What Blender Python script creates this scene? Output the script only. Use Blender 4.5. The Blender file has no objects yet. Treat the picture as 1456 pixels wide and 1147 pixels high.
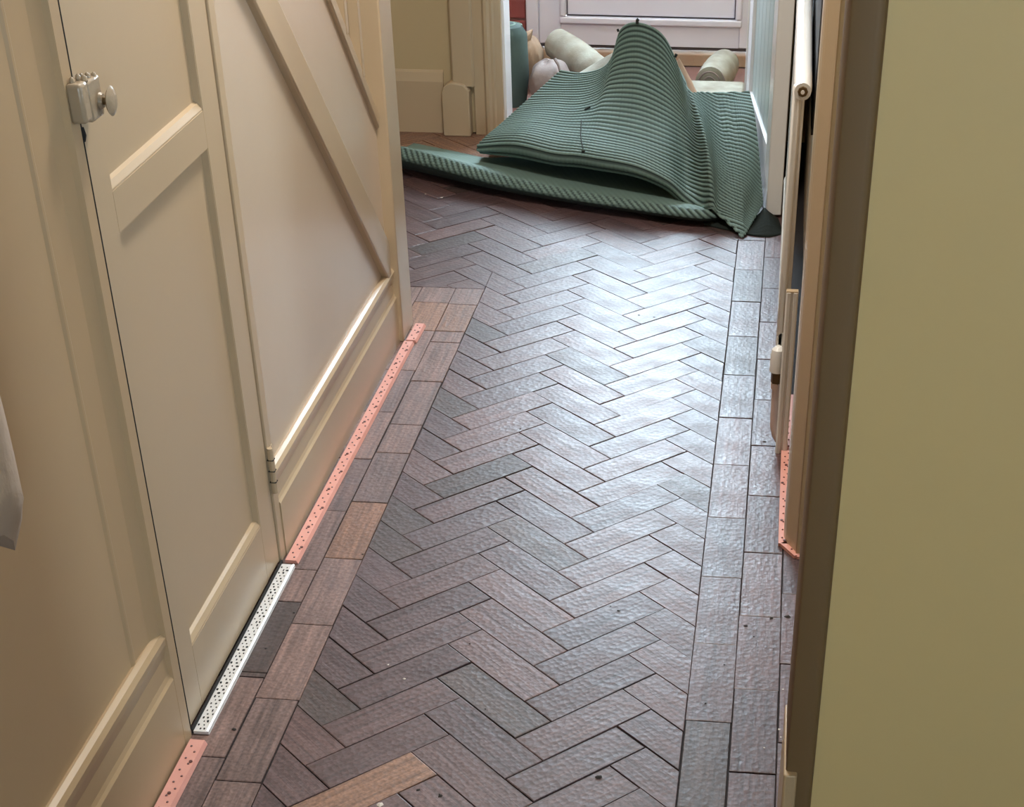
import bpy, bmesh, math, random
from mathutils import Vector, Matrix
random.seed(7)
scn = bpy.context.scene
col = scn.collection
# ------------------------------------------------------------------ camera
CAM = Vector((0.0, 0.0, 1.6)); PITCH = math.radians(35.578); YAW = math.radians(6.13)
cd = bpy.data.cameras.new('camera'); cam = bpy.data.objects.new('camera', cd); col.objects.link(cam)
cd.sensor_fit = 'HORIZONTAL'; cd.sensor_width = 36.0; cd.lens = 2293.7 / 1456 * 36.0
cd.shift_x = -124.72 / 1456; cd.shift_y = 443.49 / 1456      # the photo is an off-centre crop
cd.clip_start = 0.02; cd.clip_end = 200
cam.location = CAM; cam.rotation_euler = (math.pi / 2 - PITCH, 0, YAW)
scn.camera = cam
# ------------------------------------------------------------------ world, light, exposure
w = bpy.data.worlds.new('sky'); scn.world = w; w.use_nodes = True
bg = w.node_tree.nodes['Background']
bg.inputs['Color'].default_value = (0.72, 0.865, 1.0, 1); bg.inputs['Strength'].default_value = 46.0
def portal(name, loc, rot, sx, sy):
    l = bpy.data.lights.new(name, 'AREA'); l.shape = 'RECTANGLE'; l.size = sx; l.size_y = sy
    l.cycles.is_portal = True
    o = bpy.data.objects.new(name, l); col.objects.link(o); o.location = loc; o.rotation_euler = rot
portal('front_door_glass_portal', (-0.53, 6.72, 1.66), (-math.pi / 2, 0, 0), 0.90, 1.56)
portal('added_side_window_portal', (2.48, 2.25, 1.42), (0, math.pi / 2, 0), 0.70, 0.50)  # added opening that lights the left wall through the side doorway
portal('added_porch_window_portal', (-1.51, 6.20, 1.60), (0, -math.pi / 2, 0), 0.80, 0.50)  # added opening that brightens the porch and front door
portal('added_back_window_portal', (0.72, -1.68, 1.50), (math.pi / 2, 0, 0), 0.66, 0.80)  # added opening for soft fill from behind the camera
scn.view_settings.view_transform = 'Standard'; scn.view_settings.look = 'None'
scn.view_settings.gamma = 1.0; scn.view_settings.use_curve_mapping = False
scn.view_settings.exposure = 0.0
LAMP_POWER = 46.0

# ------------------------------------------------------------------ materials
def mat(name, color, rough=0.5, metal=0.0, spec=0.5, coat=0.0, noise=None, bump=None, rand=None):
    m = bpy.data.materials.new(name); m.use_nodes = True
    nt = m.node_tree; N = nt.nodes; Lk = nt.links; b = N['Principled BSDF']
    b.inputs['Base Color'].default_value = (*color, 1); b.inputs['Roughness'].default_value = rough
    b.inputs['Metallic'].default_value = metal; b.inputs['Specular IOR Level'].default_value = spec
    b.inputs['Coat Weight'].default_value = coat
    tc = N.new('ShaderNodeTexCoord')
    if noise:                                   # (scale, strength, second colour)
        n = N.new('ShaderNodeTexNoise'); n.inputs['Scale'].default_value = noise[0]; n.inputs['Detail'].default_value = 5
        mx = N.new('ShaderNodeMix'); mx.data_type = 'RGBA'
        mx.inputs['A'].default_value = (*color, 1); mx.inputs['B'].default_value = (*noise[2], 1)
        rp = N.new('ShaderNodeMapRange'); rp.inputs['From Min'].default_value = 0.35; rp.inputs['From Max'].default_value = 0.7
        rp.inputs['To Max'].default_value = noise[1]
        Lk.new(tc.outputs['Object'], n.inputs['Vector']); Lk.new(n.outputs['Fac'], rp.inputs['Value'])
        Lk.new(rp.outputs['Result'], mx.inputs['Factor']); Lk.new(mx.outputs['Result'], b.inputs['Base Color'])
    if bump:                                    # (scale, strength, distance)
        n = N.new('ShaderNodeTexNoise'); n.inputs['Scale'].default_value = bump[0]; n.inputs['Detail'].default_value = 4
        bp = N.new('ShaderNodeBump'); bp.inputs['Strength'].default_value = bump[1]; bp.inputs['Distance'].default_value = bump[2]
        Lk.new(tc.outputs['Object'], n.inputs['Vector']); Lk.new(n.outputs['Fac'], bp.inputs['Height']); Lk.new(bp.outputs['Normal'], b.inputs['Normal'])
    return m

def wood_mat(name, c1, c2, rough=0.33):
    m = bpy.data.materials.new(name); m.use_nodes = True
    nt = m.node_tree; N = nt.nodes; Lk = nt.links; b = N['Principled BSDF']
    tc = N.new('ShaderNodeTexCoord'); oi = N.new('ShaderNodeObjectInfo')
    at = N.new('ShaderNodeAttribute'); at.attribute_name = 'grain'      # grain-aligned coordinates
    mp = N.new('ShaderNodeMapping'); mp.inputs['Scale'].default_value = (6, 120, 1)
    add = N.new('ShaderNodeVectorMath'); add.operation = 'ADD'
    sc_ = N.new('ShaderNodeVectorMath'); sc_.operation = 'SCALE'; sc_.inputs['Scale'].default_value = 50.0
    cmb = N.new('ShaderNodeCombineXYZ'); Lk.new(oi.outputs['Random'], cmb.inputs[2]); Lk.new(cmb.outputs[0], sc_.inputs[0])
    Lk.new(at.outputs['Vector'], mp.inputs['Vector']); Lk.new(mp.outputs[0], add.inputs[0]); Lk.new(sc_.outputs[0], add.inputs[1])
    gr = N.new('ShaderNodeTexNoise'); gr.inputs['Scale'].default_value = 1.0; gr.inputs['Detail'].default_value = 6; gr.inputs['Roughness'].default_value = 0.6
    Lk.new(add.outputs[0], gr.inputs['Vector'])
    bl = N.new('ShaderNodeTexNoise'); bl.inputs['Scale'].default_value = 13; bl.inputs['Detail'].default_value = 5
    Lk.new(tc.outputs['Object'], bl.inputs['Vector'])
    ma = N.new('ShaderNodeMath'); ma.operation = 'MULTIPLY_ADD'; ma.inputs[1].default_value = 0.62; ma.inputs[2].default_value = -0.22
    Lk.new(oi.outputs['Random'], ma.inputs[0])
    m2 = N.new('ShaderNodeMath'); m2.operation = 'MULTIPLY_ADD'; m2.inputs[1].default_value = 0.75; Lk.new(bl.outputs['Fac'], m2.inputs[0]); Lk.new(ma.outputs[0], m2.inputs[2])
    mx = N.new('ShaderNodeMix'); mx.data_type = 'RGBA'; mx.clamp_factor = True
    mx.inputs['A'].default_value = (*c1, 1); mx.inputs['B'].default_value = (*c2, 1); Lk.new(m2.outputs[0], mx.inputs['Factor'])
    gm = N.new('ShaderNodeMapRange'); gm.inputs['From Min'].default_value = 0.25; gm.inputs['From Max'].default_value = 0.75; gm.inputs['To Min'].default_value = 0.45; gm.inputs['To Max'].default_value = 1.5; Lk.new(gr.outputs['Fac'], gm.inputs['Value'])
    mu = N.new('ShaderNodeMix'); mu.data_type = 'RGBA'; mu.blend_type = 'MULTIPLY'; mu.inputs['Factor'].default_value = 1
    Lk.new(mx.outputs['Result'], mu.inputs['A']); Lk.new(gm.outputs['Result'], mu.inputs['B']); Lk.new(mu.outputs['Result'], b.inputs['Base Color'])
    sk = N.new('ShaderNodeTexNoise'); sk.inputs['Scale'].default_value = 170; sk.inputs['Detail'].default_value = 3; Lk.new(tc.outputs['Object'], sk.inputs['Vector'])
    skr = N.new('ShaderNodeMapRange'); skr.inputs['From Min'].default_value = 0.3; skr.inputs['From Max'].default_value = 0.7; skr.inputs['To Min'].default_value = 0.7; skr.inputs['To Max'].default_value = 1.3
    Lk.new(sk.outputs['Fac'], skr.inputs['Value'])
    mu2 = N.new('ShaderNodeMix'); mu2.data_type = 'RGBA'; mu2.blend_type = 'MULTIPLY'; mu2.inputs['Factor'].default_value = 1
    Lk.new(mu.outputs['Result'], mu2.inputs['A']); Lk.new(skr.outputs['Result'], mu2.inputs['B']); Lk.new(mu2.outputs['Result'], b.inputs['Base Color'])
    # waffle imprint left by the old underlay + grain
    vo = N.new('ShaderNodeTexVoronoi'); vo.inputs['Scale'].default_value = 95; Lk.new(tc.outputs['Object'], vo.inputs['Vector'])
    b1 = N.new('ShaderNodeBump'); b1.inputs['Strength'].default_value = 0.36; b1.inputs['Distance'].default_value = 0.0016
    Lk.new(vo.outputs['Distance'], b1.inputs['Height'])
    b2 = N.new('ShaderNodeBump'); b2.inputs['Strength'].default_value = 0.35; b2.inputs['Distance'].default_value = 0.0015
    Lk.new(gr.outputs['Fac'], b2.inputs['Height']); Lk.new(b1.outputs['Normal'], b2.inputs['Normal']); Lk.new(b2.outputs['Normal'], b.inputs['Normal'])
    rr = N.new('ShaderNodeMapRange'); rr.inputs['To Min'].default_value = rough - 0.14; rr.inputs['To Max'].default_value = rough + 0.18
    Lk.new(bl.outputs['Fac'], rr.inputs['Value']); Lk.new(rr.outputs['Result'], b.inputs['Roughness'])
    b.inputs['Specular IOR Level'].default_value = 0.42
    return m

CREAM = (0.465, 0.355, 0.232)
M = {}
M['cream'] = mat('cream_gloss_paint', CREAM, 0.30, spec=0.5, noise=(3, 0.25, (0.43, 0.325, 0.205)), bump=(14, 0.05, 0.004))
M['lit_cream'] = mat('brightened_panel_paint', (0.55, 0.445, 0.345), 0.24, spec=0.6, noise=(3, 0.3, (0.50, 0.395, 0.295)), bump=(14, 0.05, 0.004))  # cream lightened and greyed, daylight on the gloss put into the colour
M['dim_cream'] = mat('dimmed_cream_paint', (0.44, 0.315, 0.185), 0.38, noise=(3, 0.3, (0.37, 0.255, 0.15)), bump=(14, 0.05, 0.004))  # cream browned in its colour for the dimmer near end of the hall
M['cream_dark'] = mat('dark_tan', (0.165, 0.098, 0.040), 0.6, noise=(5, 0.3, (0.145, 0.085, 0.033)), bump=(20, 0.06, 0.003))  # darker tan than the other woodwork
M['yellow'] = mat('yellow_green_wall_paint', (0.60, 0.445, 0.205), 0.55, noise=(2, 0.3, (0.55, 0.40, 0.18)), bump=(60, 0.04, 0.002))
M['khaki'] = mat('khaki_wall_paint', (0.47, 0.36, 0.205), 0.6, bump=(50, 0.05, 0.002))
M['white'] = mat('white_gloss', (0.80, 0.80, 0.82), 0.25)
M['rad'] = mat('radiator_enamel', (0.74, 0.73, 0.70), 0.2)
M['upvc'] = mat('white_plastic_door', (0.64, 0.635, 0.73), 0.35)
M['upvc_gap'] = mat('door_rubber_seal', (0.10, 0.08, 0.09), 0.6)
M['ceil'] = mat('ceiling_paint', (0.72, 0.70, 0.64), 0.8)
M['joint'] = mat('dark_joint_filler', (0.012, 0.008, 0.008), 0.9)
M['wood'] = wood_mat('dark_stained_block', (0.060, 0.038, 0.041), (0.135, 0.077, 0.073), 0.405)
M['wood_bd'] = wood_mat('worn_border_block', (0.105, 0.069, 0.065), (0.22, 0.136, 0.116), 0.44)
M['wood_or'] = wood_mat('bare_orange_block', (0.16, 0.085, 0.058), (0.26, 0.14, 0.09), 0.45)
M['wood_dk'] = wood_mat('near_black_block', (0.050, 0.034, 0.032), (0.085, 0.056, 0.050), 0.42)
M['pink'] = mat('pink_softwood', (0.64, 0.31, 0.255), 0.6, noise=(30, 0.5, (0.56, 0.24, 0.19)), bump=(80, 0.2, 0.002))
M['pin'] = mat('dark_nail', (0.10, 0.03, 0.025), 0.5)
M['alu'] = mat('worn_aluminium', (0.82, 0.82, 0.82), 0.38, metal=0.45)
M['hole'] = mat('black_gap_shade', (0.012, 0.012, 0.012), 0.9)  # black put in for the dark of gaps and holes
M['dirt'] = mat('dark_crumb', (0.02, 0.015, 0.012), 0.9)
M['speck'] = mat('pale_plaster_speck', (0.6, 0.55, 0.5), 0.8)
M['copper'] = mat('painted_copper_pipe', (0.60, 0.46, 0.40), 0.3)
M['brass'] = mat('dark_brass', (0.14, 0.09, 0.04), 0.4, metal=0.6)
M['lock'] = mat('paint_clogged_iron', (0.36, 0.285, 0.20), 0.25, bump=(90, 0.5, 0.003))
M['slate'] = mat('dark_grey_board', (0.045, 0.045, 0.052), 0.7)
M['brick'] = mat('red_brick', (0.24, 0.055, 0.05), 0.8, noise=(14, 0.6, (0.17, 0.045, 0.045)), bump=(60, 0.3, 0.004))
M['mortar'] = mat('mortar', (0.25, 0.12, 0.11), 0.9)
M['green'] = mat('green_underlay', (0.165, 0.245, 0.21), 0.8, noise=(7, 0.5, (0.12, 0.19, 0.165)))
def rib_mat():
    m = mat('ribbed_green_underlay', (0.2, 0.3, 0.26), 0.75); nt = m.node_tree; N = nt.nodes; Lk = nt.links; b = N['Principled BSDF']
    at_ = N.new('ShaderNodeAttribute'); at_.attribute_name = 'rib'
    no = N.new('ShaderNodeTexNoise'); no.inputs['Scale'].default_value = 6; no.inputs['Detail'].default_value = 4
    tc = N.new('ShaderNodeTexCoord'); Lk.new(tc.outputs['Object'], no.inputs['Vector'])
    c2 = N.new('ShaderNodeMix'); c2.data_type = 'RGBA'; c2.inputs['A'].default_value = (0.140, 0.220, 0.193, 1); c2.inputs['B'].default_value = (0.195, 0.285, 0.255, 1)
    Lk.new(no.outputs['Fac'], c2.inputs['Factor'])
    mx = N.new('ShaderNodeMix'); mx.data_type = 'RGBA'; mx.inputs['A'].default_value = (0.030, 0.052, 0.047, 1)  # groove colour darkened for groove shade as well as the dark mesh backing
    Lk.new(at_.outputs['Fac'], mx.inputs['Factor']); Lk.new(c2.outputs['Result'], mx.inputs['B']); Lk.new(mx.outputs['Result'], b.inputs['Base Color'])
    return m
M['rib'] = rib_mat()
M['low_dark'] = mat('dark_carpet_pile', (0.020, 0.025, 0.022), 0.95, spec=0.1, bump=(200, 0.4, 0.003))
M['dgreen'] = mat('dark_green_roll', (0.060, 0.095, 0.088), 0.85, noise=(10, 0.5, (0.035, 0.06, 0.06)), bump=(60, 0.3, 0.004))
M['pale'] = mat('pale_fibre', (0.33, 0.325, 0.27), 0.85, noise=(14, 0.8, (0.19, 0.165, 0.125)), bump=(40, 0.4, 0.006))
M['tanbag'] = mat('tan_paper', (0.33, 0.215, 0.14), 0.75, noise=(12, 0.5, (0.38, 0.30, 0.22)), bump=(25, 0.5, 0.006))
M['greybag'] = mat('pinkish_grey_bag', (0.24, 0.195, 0.185), 0.6, bump=(18, 0.4, 0.01))
M['cloth'] = mat('beige_cloth', (0.50, 0.40, 0.32), 0.85, noise=(20, 0.4, (0.38, 0.30, 0.24)), bump=(30, 0.5, 0.006))
M['thread'] = mat('black_thread', (0.012, 0.014, 0.013), 0.9)
M['panelgreen'] = mat('pale_grey_green_panel', (0.42, 0.50, 0.48), 0.35)
M['stairwood'] = mat('brown_stair_wood', (0.20, 0.12, 0.075), 0.5, bump=(30, 0.1, 0.003))
M['tile'] = mat('porch_quarry_tile', (0.20, 0.10, 0.08), 0.6, bump=(20, 0.1, 0.003))
g = bpy.data.materials.new('clear_door_glass'); g.use_nodes = True
nt = g.node_tree; nt.nodes.remove(nt.nodes['Principled BSDF'])
tr = nt.nodes.new('ShaderNodeBsdfTransparent'); gl = nt.nodes.new('ShaderNodeBsdfGlossy'); gl.inputs['Roughness'].default_value = 0.05
tr.inputs['Color'].default_value = (0.95, 0.97, 0.97, 1)
mxs = nt.nodes.new('ShaderNodeMixShader'); mxs.inputs[0].default_value = 0.07
nt.links.new(tr.outputs[0], mxs.inputs[1]); nt.links.new(gl.outputs[0], mxs.inputs[2]); nt.links.new(mxs.outputs[0], nt.nodes['Material Output'].inputs['Surface'])
M['glass'] = g

# ------------------------------------------------------------------ helpers
class MB:
    def __init__(s): s.v = []; s.f = []
    def add(s, vs, fs):
        n = len(s.v); s.v += [tuple(p) for p in vs]; s.f += [tuple(i + n for i in q) for q in fs]; return s
    def box(s, x0, x1, y0, y1, z0, z1):
        return s.add([(x0,y0,z0),(x1,y0,z0),(x1,y1,z0),(x0,y1,z0),(x0,y0,z1),(x1,y0,z1),(x1,y1,z1),(x0,y1,z1)],
                     [(0,3,2,1),(4,5,6,7),(0,1,5,4),(1,2,6,5),(2,3,7,6),(3,0,4,7)])
    def prism(s, poly, a0, a1, axis):
        """extrude a 2D polygon along axis: x -> (y,z), y -> (x,z), z -> (x,y)"""
        def pt(p, a): return {'x': (a, p[0], p[1]), 'y': (p[0], a, p[1]), 'z': (p[0], p[1], a)}[axis]
        n = len(poly); vs = [pt(p, a0) for p in poly] + [pt(p, a1) for p in poly]
        return s.add(vs, [tuple(range(n)), tuple(range(2*n-1, n-1, -1))] + [(i, (i+1) % n, n+(i+1) % n, n+i) for i in range(n)])
    def tube(s, pts, r, n=12, caps=True):
        pts = [Vector(p) for p in pts]; rs = r if isinstance(r, (list, tuple)) else [r]*len(pts)
        vs = []; fs = []; t0 = (pts[1]-pts[0]).normalized()
        u = t0.orthogonal().normalized()
        for i, p in enumerate(pts):
            t = (pts[min(i+1, len(pts)-1)] - pts[max(i-1, 0)]).normalized()
            u = (u - t*u.dot(t)).normalized(); b = t.cross(u)
            for k in range(n):
                a = 2*math.pi*k/n; vs.append(p + rs[i]*(math.cos(a)*u + math.sin(a)*b))
        for i in range(len(pts)-1):
            for k in range(n): fs.append((i*n+k, i*n+(k+1) % n, (i+1)*n+(k+1) % n, (i+1)*n+k))
        if caps: fs += [tuple(range(n-1, -1, -1)), tuple(range((len(pts)-1)*n, len(pts)*n))]
        return s.add(vs, fs)
    def build(s, name, m, parent=None, smooth=False, bevel=0.0, seg=2, loc=None):
        me = bpy.data.meshes.new(name); me.from_pydata(s.v, [], s.f); me.update()
        bm = bmesh.new(); bm.from_mesh(me); bmesh.ops.recalc_face_normals(bm, faces=bm.faces)
        if bevel: 
            ed = [e for e in bm.edges if len(e.link_faces) == 2 and e.calc_face_angle(0) > 0.5]
            r_ = bmesh.ops.bevel(bm, geom=ed, offset=bevel, segments=seg, affect='EDGES', profile=0.5)
            for f_ in r_['faces']: f_.smooth = True
        bm.to_mesh(me); bm.free()
        return link(name, me, m, parent, smooth)
def link(name, me, m, parent=None, smooth=False):
    o = bpy.data.objects.new(name, me); col.objects.link(o)
    if m is not None and not me.materials: me.materials.append(m)
    if smooth:
        me.polygons.foreach_set('use_smooth', [True]*len(me.polygons))
        if hasattr(me, 'set_sharp_from_angle'): me.set_sharp_from_angle(angle=math.radians(38))
    if parent is not None: setpar(o, parent)
    return o
def worldloc(o):
    p = Vector((0, 0, 0))
    while o is not None: p += o.location; o = o.parent if False else None
    return p
def setpar(o, parent):
    o.parent = parent
    off = Vector((0, 0, 0)); q = parent
    off = PW.get(parent.name, Vector((0, 0, 0)))
    o.matrix_parent_inverse = Matrix.Translation(-off)
    PW[o.name] = Vector(o.location)
PW = {}
def tag(o, label=None, cat=None, group=None, kind=None):
    if label: o['label'] = label
    if cat: o['category'] = cat
    if group: o['group'] = group
    if kind: o['kind'] = kind
    return o
def thing(name, loc, label, cat, group=None, kind=None):
    o = bpy.data.objects.new(name, None); col.objects.link(o); o.location = loc; o.empty_display_size = 0.1
    PW[o.name] = Vector(loc)
    return tag(o, label, cat, group, kind)
def box(name, m, parent, *a, bevel=0.0): return MB().box(*a).build(name, m, parent, bevel=bevel)

LX = -0.912        # face of the left skirting and cupboard door
PX = -0.930        # plane of the panelling
FY = 5.61          # wall across the far end of the hall
CZ = 2.45

# ================================================================== FLOOR
fl = tag(MB().box(-1.9, 1.3, -1.6, 5.74, -0.05, -0.0035).build('floor', M['joint']), 'dark stained herringbone parquet floor of the hallway', 'floor', kind='structure')
tag(MB().box(-1.5, 0.4, 5.74, 6.9, -0.05, -0.0035).build('floor_porch', M['tile']), 'red brown tiled floor of the porch by the front door', 'floor', kind='structure')
W_ = 0.0778; NB = 3; S2 = math.sqrt(2)
A0 = Vector((-0.318, 2.308))
XL, XR = -0.760, -0.093
def clip(poly, a, b, c):                   # keep a*x+b*y<=c
    out = []
    for i in range(len(poly)):
        p, q = poly[i], poly[(i+1) % len(poly)]; dp = a*p[0]+b*p[1]-c; dq = a*q[0]+b*q[1]-c
        if dp <= 0: out.append(p)
        if (dp < 0 < dq) or (dq < 0 < dp):
            t = dp/(dp-dq); out.append((p[0]+t*(q[0]-p[0]), p[1]+t*(q[1]-p[1])))
    return out
def area(p): return abs(sum(p[i][0]*p[(i+1) % len(p)][1]-p[(i+1) % len(p)][0]*p[i][1] for i in range(len(p))))/2
def inset(poly, d):
    n = len(poly); out = []
    ar = sum(poly[i][0]*poly[(i+1) % n][1]-poly[(i+1) % n][0]*poly[i][1] for i in range(n))
    if ar < 0: poly = poly[::-1]
    res = list(poly)
    for i in range(n):
        p, q = Vector(poly[i]), Vector(poly[(i+1) % n]); e = q-p
        if e.length < 1e-6: continue
        nrm = Vector((e.y, -e.x)).normalized()
        res = clip(res, nrm.x, nrm.y, nrm.dot(p)-d)
        if len(res) < 3: return []
    return res
SPECIAL = {}
def inside(poly, x, y):
    c = False; n = len(poly)
    for i in range(n):
        (x1, y1), (x2, y2) = poly[i], poly[(i+1) % n]
        if (y1 > y) != (y2 > y) and x < (x2-x1)*(y-y1)/(y2-y1)+x1: c = not c
    return c
SPOTS = [(-0.545, 2.03, 'wood_or'), (-0.66, 2.74, 'wood_dk'), (-0.39, 2.09, 'wood'), (-0.37, 2.85, 'wood')]
def wood_block(poly, ang, m=None):
    for (sx, sy, sm_) in SPOTS:
        if inside(poly, sx, sy): m = M[sm_]
    d = random.choice([0.0003, 0.0004, 0.0006, 0.0007, 0.0010, 0.0014, 0.0018])
    p = inset(poly, d)
    if len(p) < 3 or area(p) < 1.2e-4: return
    c = Vector((sum(q[0] for q in p)/len(p), sum(q[1] for q in p)/len(p)))
    tx, ty = random.gauss(0, 0.0035), random.gauss(0, 0.0035)
    top = random.uniform(-0.0004, 0.0004)
    z = [top + tx*(q[0]-c.x) + ty*(q[1]-c.y) for q in p]
    n = len(p)
    pin = [((q[0]-c.x)*0.985, (q[1]-c.y)*0.985) for q in p]
    vs = [(q[0]-c.x, q[1]-c.y, -0.006) for q in p] + [(q[0]-c.x, q[1]-c.y, z[i]-0.0007) for i, q in enumerate(p)] + [(a[0], a[1], z[i]) for i, a in enumerate(pin)]
    fs = [(i, (i+1) % n, n+(i+1) % n, n+i) for i in range(n)] + [(n+i, n+(i+1) % n, 2*n+(i+1) % n, 2*n+i) for i in range(n)] + [tuple(range(2*n, 3*n))]
    me = bpy.data.meshes.new('wood_block'); me.from_pydata(vs, [], fs); me.update()
    at = me.attributes.new('grain', 'FLOAT_VECTOR', 'POINT')
    ca, sa = math.cos(ang), math.sin(ang)
    for i, q in enumerate(vs): at.data[i].vector = (q[0]*ca+q[1]*sa, -q[0]*sa+q[1]*ca, 0)
    if m is None:
        r = random.random(); m = M['wood_dk'] if r < 0.06 else M['wood']
        if c.y > 5.12 and c.x < -0.8: m = M['wood_or']
    me.materials.append(m)
    o = bpy.data.objects.new('wood_block', me); col.objects.link(o); o.location = (c.x, c.y, 0); o.parent = fl
    return o
def uv2xy(u, v): return (A0.x + ((u-(NB+1)) + v)*W_/S2, A0.y + (-(u-(NB+1)) + v)*W_/S2)
YS, YE, YB = 1.64, 5.6, 4.16
for rep in range(-3, 4):
    for k in range(-30, 60):
        for kind in (0, 1):
            if kind == 0: u0, u1, v0, v1 = -k, NB-k, k, k+1
            else: u0, u1, v0, v1 = NB-k, NB-k+1, k, k+NB
            u0 += NB*rep; u1 += NB*rep; v0 += NB*rep; v1 += NB*rep
            poly = [uv2xy(u0, v0), uv2xy(u1, v0), uv2xy(u1, v1), uv2xy(u0, v1)]
            cy_ = sum(q[1] for q in poly)/4; ymin = min(q[1] for q in poly)
            if ymin >= YB or max(q[0] for q in poly) <= XL: regions = [(-1.45, XR, max(YB, YS), YE)]
            else: regions = [(XL, XR, YS, YE), (-1.45, XL, YB, YE)]
            for (rx0, rx1, ry0, ry1) in regions:
                pc = poly
                for cpl in ((-1, 0, -rx0), (1, 0, rx1), (0, -1, -ry0), (0, 1, ry1)):
                    pc = clip(pc, *cpl)
                    if len(pc) < 3: break
                if len(pc) < 3 or area(pc) < 2e-4: continue
                if cy_ > 5.25 and -0.75 < sum(q[0] for q in pc)/len(pc): continue   # wholly under the rolled rug
                sm = None
                cc = (sum(q[0] for q in pc)/len(pc), cy_)
                if abs(cc[0]+0.46) < 0.09 and abs(cy_-1.93) < 0.06 and kind == 1: sm = M['wood_or']
                wood_block(pc, -math.pi/4 if kind == 0 else math.pi/4, sm)
def row(x0, x1, ys, ms={}):
    for i in range(len(ys)-1):
        wood_block([(x0, ys[i]), (x1, ys[i]), (x1, ys[i+1]), (x0, ys[i+1])], math.pi/2, ms.get(i, M['wood_bd'] if x0 < -0.5 else None))
def ladder(start, n, st=0.2395): return [start + st*i for i in range(n)]
row(XR, -0.0145, ladder(1.51, 16))
row(-0.0145, 0.0635, ladder(1.613, 16))
row(0.0635, 0.1415, ladder(1.70, 6)); row(0.1415, 0.22, ladder(1.60, 6))
row(-0.838, XL, [1.55, 1.74, 1.98, 2.215, 2.455, 2.70, 2.935, 3.165, 3.31, 3.55, 3.79, 3.86, 4.045, 4.16], {5: M['wood_or'], 11: M['wood_or']})
row(-1.04, -0.93, [3.905, 4.16])
row(-0.93, -0.838, [1.55, 1.80, 2.04, 2.275, 2.29, 2.53, 2.65, 2.89, 3.13, 3.37, 3.61, 3.86, 4.05, 4.16], {3: M['wood_dk'], 4: M['wood_dk'], 11: M['wood_or']})

# ================================================================== LEFT SIDE
wl = tag(MB().prism([(-1.6,0),(1.965,0),(1.965,2.28),(1.92,CZ),(-1.6,CZ)], -1.0, PX, 'x').build('wall_left', M['dim_cream']), 'cream painted wall panelling beside the cupboard door', 'wall', kind='structure')
# stepped architrave beside the cupboard door
MB().prism([(-0.99,1.960),(PX,1.958),(PX+0.003,1.964),(PX+0.0035,1.969),(PX+0.001,1.975),(PX+0.003,2.030),(PX+0.011,2.058),(LX,2.064),(LX,2.092),(LX-0.004,2.097),(-0.99,2.097)], 0, 1.85, 'z').build('architrave', M['dim_cream'], wl)
# understairs panelling right of the door
def string_lo(y): return 0.982 + (2.912-y)*0.983
def cap_lo(y): return 0.874 + (3.438-y)*1.04
MB().prism([(2.700,0),(3.80,0),(3.80,cap_lo(3.80)),(2.700,cap_lo(2.700))], -0.99, PX, 'x').build('panel', M['lit_cream'], wl)
MB().prism([(2.08,1.80),(2.70,1.80),(2.70,cap_lo(2.70)),(1.965,cap_lo(1.965)),(1.965,1.80)], -0.99, PX, 'x').build('panel', M['cream'], wl)
MB().box(-0.99, LX-0.002, 2.668, 2.700, 0, 1.85).build('stile', M['cream'], wl, bevel=0.003)
# far skirting (between door and newel) and near skirting
def skirting(name, y0, y1, h, m, label, mitre0=0.0, mitre1=0.0):
    f = LX
    prof = [(-0.985,0),(f,0),(f,0.60*h),(f-0.0035,0.625*h),(f-0.006,0.66*h),(f-0.007,0.80*h),(f-0.004,0.86*h),(f-0.002,0.90*h),(f-0.001,0.95*h),(f-0.006,0.985*h),(f-0.014,h),(-0.985,h)]
    o = MB().prism(prof, y0, y1, 'y').build(name, m); tag(o, label, 'baseboard', kind='structure'); return o
skirting('baseboard_left', 2.700, 3.790, 0.192, M['cream'], 'cream moulded baseboard between cupboard door and stair newel')
skirting('baseboard_left.001', -1.5, 2.062, 0.226, M['dim_cream'], 'cream moulded baseboard in front of the cupboard door at the left')
# cupboard door ------------------------------------------------------------
dr = thing('door_1', (LX-0.02, 2.382, 0.0), 'cream panelled understairs cupboard door with rim latch', 'door', kind='structure')
DY0, DY1, DZ0, DZ1 = 2.1025, 2.6630, 0.009, 1.84
PY0, PY1 = 2.172, 2.583
dx0, dx1 = LX-0.040, LX-0.005
for (a, b) in ((DY0, PY0), (PY1, DY1)): box('stile', M['cream'], dr, dx0, dx1, a, b, DZ0, DZ1, bevel=0.0015)
for (a, b) in ((DZ0, 0.128), (0.826, 0.884), (1.72, DZ1)): box('rail', M['cream'], dr, dx0, dx1-0.0002, PY0, PY1, a, b)
for (a, b) in ((0.128, 0.826), (0.884, 1.72)):
    box('panel', M['cream'], dr, dx0+0.004, dx1-0.012, PY0, PY1, a, b)
    # bevelled bead round the panel
    def bead(pr, nm='bead'):
        return pr.build(nm, M['cream'], dr)
    d = 0.012; t = 0.015
    bead(MB().prism([(dx1-d, a), (dx1-0.001, a), (dx1-0.001, a+0.003), (dx1-0.006, a+t*0.8), (dx1-d, a+t)], PY0, PY1, 'y'))
    bead(MB().prism([(dx1-d, b), (dx1-0.001, b), (dx1-0.001, b-0.0015), (dx1-d, b-0.004)], PY0, PY1, 'y'))
    bead(MB().prism([(dx1-d, PY0), (dx1-0.001, PY0), (dx1-0.001, PY0+0.0015), (dx1-d, PY0+0.004)], a, b, 'z'))
    bead(MB().prism([(dx1-d, PY1), (dx1-0.001, PY1), (dx1-0.001, PY1-0.0015), (dx1-d, PY1-0.004)], a, b, 'z'))
# dark cupboard interior behind the gaps
tag(box('wall_cupboard', M['hole'], None, -0.985, -0.955, 2.098, 2.668, 0, 1.85), 'dark gap behind the cupboard door', 'wall', kind='structure')
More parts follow.
